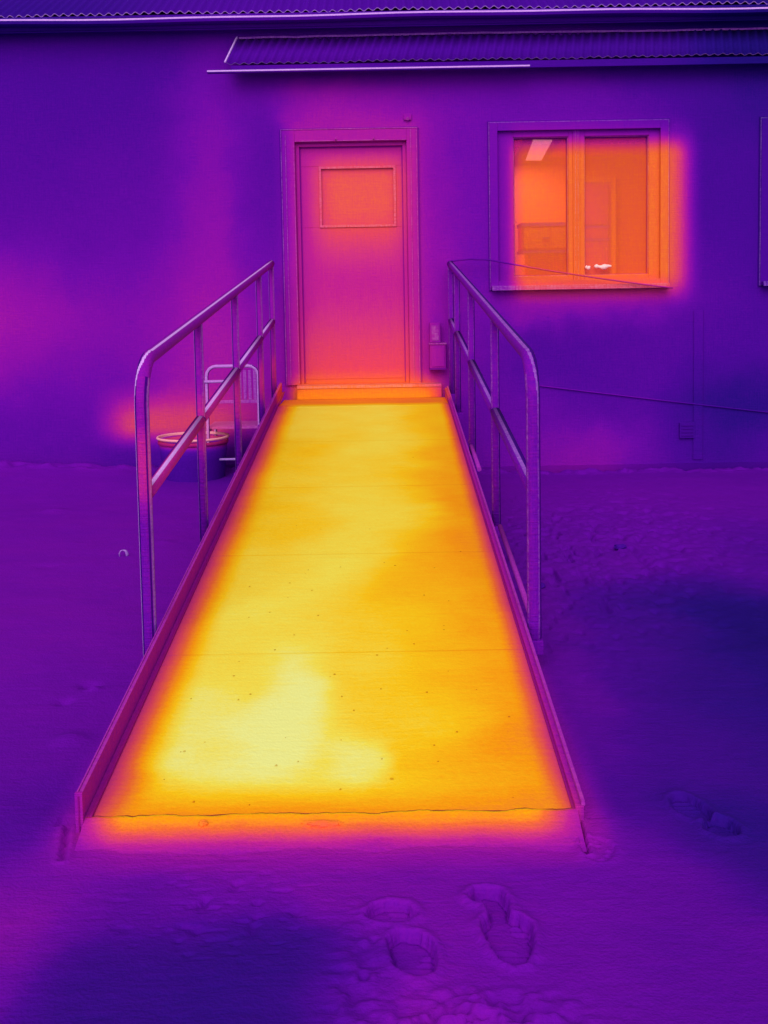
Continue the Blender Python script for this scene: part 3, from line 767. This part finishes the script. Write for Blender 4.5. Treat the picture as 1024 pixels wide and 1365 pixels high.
def blend(A, B_, f):
    return [(tuple(Vector(a[0]).lerp(Vector(b_[0]), f)), a[1] + (b_[1] - a[1]) * f, a[2]) for a, b_ in zip(A, B_)]
def railing(side, X0, posts, zl, ml, label):
    root = empty('railing', (X0, posts[0], ramp_z(posts[0])), None)
    root.parent = ramp; root.location = Vector(root.location) - Vector(ramp.location)
    root['label'] = label
    zt = lambda y: zl[0] + zl[1] * (y - posts[0])
    zm = lambda y: ml[0] + ml[1] * (y - posts[0])
    r = .0250
    yf = posts[0]; rb = .15; end = posts[-1] + .03
    P = []
    y = end
    for k in range(13):
        yy = end + (yf + rb - end) * k / 12; P.append((X0, yy, zt(yy)))
    zc = zt(yf + rb)
    nb = 24
    for k in range(1, nb + 1):
        q = k / nb * math.pi / 2
        P.append((X0, yf + rb - rb * math.sin(q), zc - rb * (1 - math.cos(q)) - .015 * math.sin(q)))
    zb = P[-1][2]; zf = ramp_z(yf) - .09
    for k in range(1, 9): P.append((X0, yf, zb + (zf - zb) * k / 8))
    RS, PS = rail_strips(side), post_strips(side, True)
    order = [PS[0], PS[1]]
    def mat(nn, t, k):
        if k < 12: return strips(nn, t, RS)
        if k < 12 + nb:
            return strips(nn, t, blend(RS, order, (k - 11) / (nb + 1)) + (PS[2:] if k > 12 + nb * .55 else []))
        return strips(nn, t, PS)
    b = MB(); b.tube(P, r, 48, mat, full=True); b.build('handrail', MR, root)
    for i, y in enumerate(posts):
        if i > 0:
            top = zt(y) - r * .7
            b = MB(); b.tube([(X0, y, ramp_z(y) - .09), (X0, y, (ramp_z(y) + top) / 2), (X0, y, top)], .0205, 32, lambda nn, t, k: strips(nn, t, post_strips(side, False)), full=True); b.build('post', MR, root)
        b = MB(); b.box(X0 - .029, X0 + .029, y - .032, y + .032, ramp_z(y) - .088, ramp_z(y) - .035); b.build('foot_clamp', M['rail'], root, bevel=.004)
    for i in range(len(posts) - 1):
        ya, yb = posts[i] + .026, posts[i + 1] - .030
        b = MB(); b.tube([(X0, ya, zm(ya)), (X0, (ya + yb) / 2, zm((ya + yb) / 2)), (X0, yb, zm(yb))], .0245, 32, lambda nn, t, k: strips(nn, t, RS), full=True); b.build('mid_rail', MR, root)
        b = MB(); b.tube([(X0, yb - .001, zm(yb)), (X0, yb + .03, zm(yb + .03))], .0225, 20); b.build('rail_collar', M['rail_dark'], root)
    return root
railing(-1, -.709, [-4.87, -3.65, -2.38, -1.12, -.25], (1.120, .1008), (.664, .1065), 'left railing with a pale painted highlight along its top edge')
railing(1, .640, [-4.78, -3.45, -2.06, -.82, -.12], (1.104, .0985), (.648, .1045), 'right railing with a dark outer edge')

# crust of slush and melting ice along the foot of the ramp
r_ = random.Random(5); b = MB(); n = 240
xs_ = [-.655 + 1.245 * k / n for k in range(n + 1)]
def back(x): return -5.945 - .010 * mnoise.noise(Vector((x * 7, 1, 0))) - .006 * mnoise.noise(Vector((x * 19, 2, 0))) - .003 * mnoise.noise(Vector((x * 55, 3, 0)))
for k in range(n):
    xa, xb = xs_[k], xs_[k + 1]
    def prof(x):
        y0 = back(x); f = .15 + .03 * mnoise.noise(Vector((x * 6, 5, 0))); e = max(min(1, (x + .655) / .05, (.59 - x) / .05), .02)
        z0 = ramp_z(y0); h = z0 + .0035 + .002 * mnoise.noise(Vector((x * 14, 7, 0)))
        return [(y0, z0 - .002), (y0, h), (y0 - .009, h + .0012)] + [(y0 - .009 - (f - .009) * q, (h + .0012) * (1 - q) ** 1.25 - .006 * q) for q in (.2, .5, .8, 1.0)]
    A, B_ = prof(xa), prof(xb)
    for j in range(6): b.quad((xa, *A[j]), (xb, *B_[j]), (xb, *B_[j + 1]), (xa, *A[j + 1]), 1 if j in (1,) else 0)
me_ = b.build('slush_crust', [M['ice'], M['ice_edge']]); tag(me_, 'thin ragged crust of slush melting along the foot of the ramp', 'slush', kind='stuff')
b = MB()
for k in range(n):
    xa, xb = max(xs_[k], -.645), max(xs_[k + 1], -.645)
    if xb - xa < 1e-5: continue
    w = lambda x: .0085 + .004 * mnoise.noise(Vector((x * 23, 9, 0)))
    b.quad((xa, back(xa) - .0005, ramp_z(back(xa)) + .0014), (xb, back(xb) - .0005, ramp_z(back(xb)) + .0014), (xb, back(xb) + w(xb), ramp_z(back(xb)) + .0012), (xa, back(xa) + w(xa), ramp_z(back(xa)) + .0012))
b.build('front_crack', M['crack'], ramp)
# chunks of ice that broke off it
for (x, y, a, c, h, lb) in [(-.052, -5.985, .052, .012, .040, 'flat curved flake of ice at the foot of the ramp, middle'), (-.352, -5.980, .012, .010, .044, 'small lump of ice at the foot of the ramp, left of the middle')]:
    bm = bmesh.new(); bmesh.ops.create_icosphere(bm, subdivisions=3, radius=1)
    for v in bm.verts:
        w = 1 + .25 * mnoise.noise(v.co * 2.3 + Vector((x * 9, 0, 0)))
        v.co = Vector((v.co.x * a * w, v.co.y * c * w, v.co.z * .010 * w))
    m_ = bpy.data.meshes.new('ice_chunk'); bm.to_mesh(m_); bm.free(); m_.materials.append(M['ice'])
    o = bpy.data.objects.new('ice_chunk', m_); COL.objects.link(o); o.location = (x, y, h - .016); tag(o, lb, 'ice chunk', 'ice chunks at the foot of the ramp')
# grit on the deck
b = MB()
for k in range(60):
    x = r_.uniform(-.5, .5); y = -5.9 + abs(r_.gauss(0, 1.3)) % 4.5; s_ = r_.uniform(.002, .0045)
    z = ramp_z(y)
    pts = [(x + s_ * math.cos(q) * r_.uniform(.7, 1.3), y + s_ * math.sin(q) * 1.5 * r_.uniform(.7, 1.3)) for q in (0, 1.26, 2.5, 3.77, 5.0)]
    i = len(b.v); b.v += [(px, py, z + .0006) for px, py in pts] + [(x, y, z + s_ * .8)]
    for j in range(5): b.f.append((i + j, i + (j + 1) % 5, i + 5)); b.m.append(0); b.sm.append(False)
tag(b.build('grit', M['ramp_dark']), 'dark grit scattered over the yellow ramp deck', 'grit', kind='stuff')

# ------------------------------------------------------------------ tub and chair beside the ramp
tub = empty('tub', (-1.295, -.45, 0), 'round dark tub with a warm pink rim standing in the snow behind the left railing', 'tub')
b = MB(); b.lathe([(.001, -.02), (.215, -.02), (.222, .02), (.238, .17), (.252, .30), (.244, .30), (.232, .17), (.216, .03), (.001, .03)], 48, (-1.295, -.45)); b.build('body', M['tub'], tub)
b = MB(); b.lathe([(.254, .312), (.263, .313), (.268, .321), (.264, .330), (.256, .331), (.250, .326), (.250, .312)], 56, (-1.295, -.45), [0, 0, 0, 0, 0, 0]); b.build('rim', M['tub_rim'], tub)
b = MB(); b.lathe([(.2535, .276), (.258, .278), (.258, .297), (.2535, .299)], 56, (-1.295, -.45)); b.build('rim_seam', M['tub_dark'], tub)
b = MB(); b.lathe([(.001, .27), (.12, .268), (.20, .258), (.2395, .25)], 40, (-1.295, -.45)); b.build('contents', M['tub_dark'], tub)

ch = empty('garden_chair', (-.985, -.55, 0), 'tubular metal garden chair with a slatted back beside the tub', 'chair')
xa, xb, yb_ = -1.165, -.79, -.56
CM = [M['chair'], M['chair'], M['chair_dark']]
def cmat(nn):
    a = math.degrees(math.atan2(nn.y, nn.x)) % 360
    return 2 if (a > 300 or a < 20) else 0
P = [(xa, yb_, -.02), (xa, yb_ - .005, .40), (xa, yb_, .775)] + [(xa + .07 * (1 - math.cos(q)), yb_, .775 + .07 * math.sin(q)) for q in (.4, .8, 1.2, 1.57)] + [(xb - .07 * (1 - math.cos(q)), yb_, .775 + .07 * math.sin(q)) for q in (1.57, 1.2, .8, .4)] + [(xb, yb_, .775), (xb, yb_ - .005, .40), (xb, yb_, -.02)]
b = MB(); b.tube(P, .0125, 14, cmat); b.build('back_hoop', CM, ch)
b = MB(); b.tube([(xa - .03, yb_ - .014, .735), (xa + .17, yb_ - .014, .737)], .011, 12); b.build('arm_stub', M['chair'], ch)
for k in range(4):
    x = -.935 + k * .036
    b = MB(); b.box(x, x + .022, yb_ - .006, yb_ + .006, .60, .815); b.build('back_slat', M['chair_seat'], ch, bevel=.002)
b = MB(); b.box(xa + .013, xb - .013, yb_ - .008, yb_ + .008, .575, .598); b.build('back_rail', M['chair_seat'], ch, bevel=.002)
for k in range(5):
    y = yb_ + .02 + k * .075
    b = MB(); b.box(xa - .01, xb + .01, y, y + .062, .384, .402); b.build('seat_slat', M['chair_seat'], ch, bevel=.003)
for x in (xa, xb):
    b = MB(); b.tube([(x, yb_ + .36, -.02), (x, yb_ + .36, .383)], .0115, 12, cmat); b.build('leg', CM, ch)
    b = MB(); b.tube([(x, yb_ + .012, .372), (x, yb_ + .36, .372)], .010, 10); b.build('seat_rail', M['chair'], ch)
b = MB(); b.tube([(xa + .012, yb_, .165), (xb - .012, yb_, .165)], .0085, 10); b.build('rung', M['chair'], ch)

# a stone and a curled dead leaf on the snow
for (x, y, s_, lb) in [(1.343, -2.898, .026, 'small dark stone on the pitted snow, farther from the ramp'), (.80, -3.66, .030, 'dark stone on the snow close to the right railing post')]:
    bm = bmesh.new(); bmesh.ops.create_icosphere(bm, subdivisions=3, radius=1)
    for v in bm.verts:
        w = 1 + .3 * mnoise.noise(v.co * 1.6 + Vector((x * 7, y, 0)))
        v.co = Vector((v.co.x * s_ * 1.3 * w, v.co.y * s_ * w, v.co.z * s_ * .55 * w))
    m_ = bpy.data.meshes.new('stone'); bm.to_mesh(m_); bm.free(); m_.materials.append(M['stone'])
    o = bpy.data.objects.new('stone', m_); COL.objects.link(o); o.location = (x, y, .004); tag(o, lb, 'stone', 'stones on the snow')
lf = empty('dead_leaf', (-1.256, -2.906, 0), 'small curled dead leaf standing on the snow left of the ramp', 'leaf')
b = MB(); b.tube([(-1.275, -2.906, -.01), (-1.278, -2.91, .018), (-1.268, -2.915, .034), (-1.256, -2.912, .036)], .003, 6); b.build('stalk', M['leaf'], lf)
b = MB(); b.tube([(-1.256, -2.912, .036), (-1.244, -2.908, .030), (-1.238, -2.904, .012), (-1.243, -2.90, -.008)], [.003, .007, .008, .003], 8); b.build('blade', M['leaf'], lf)
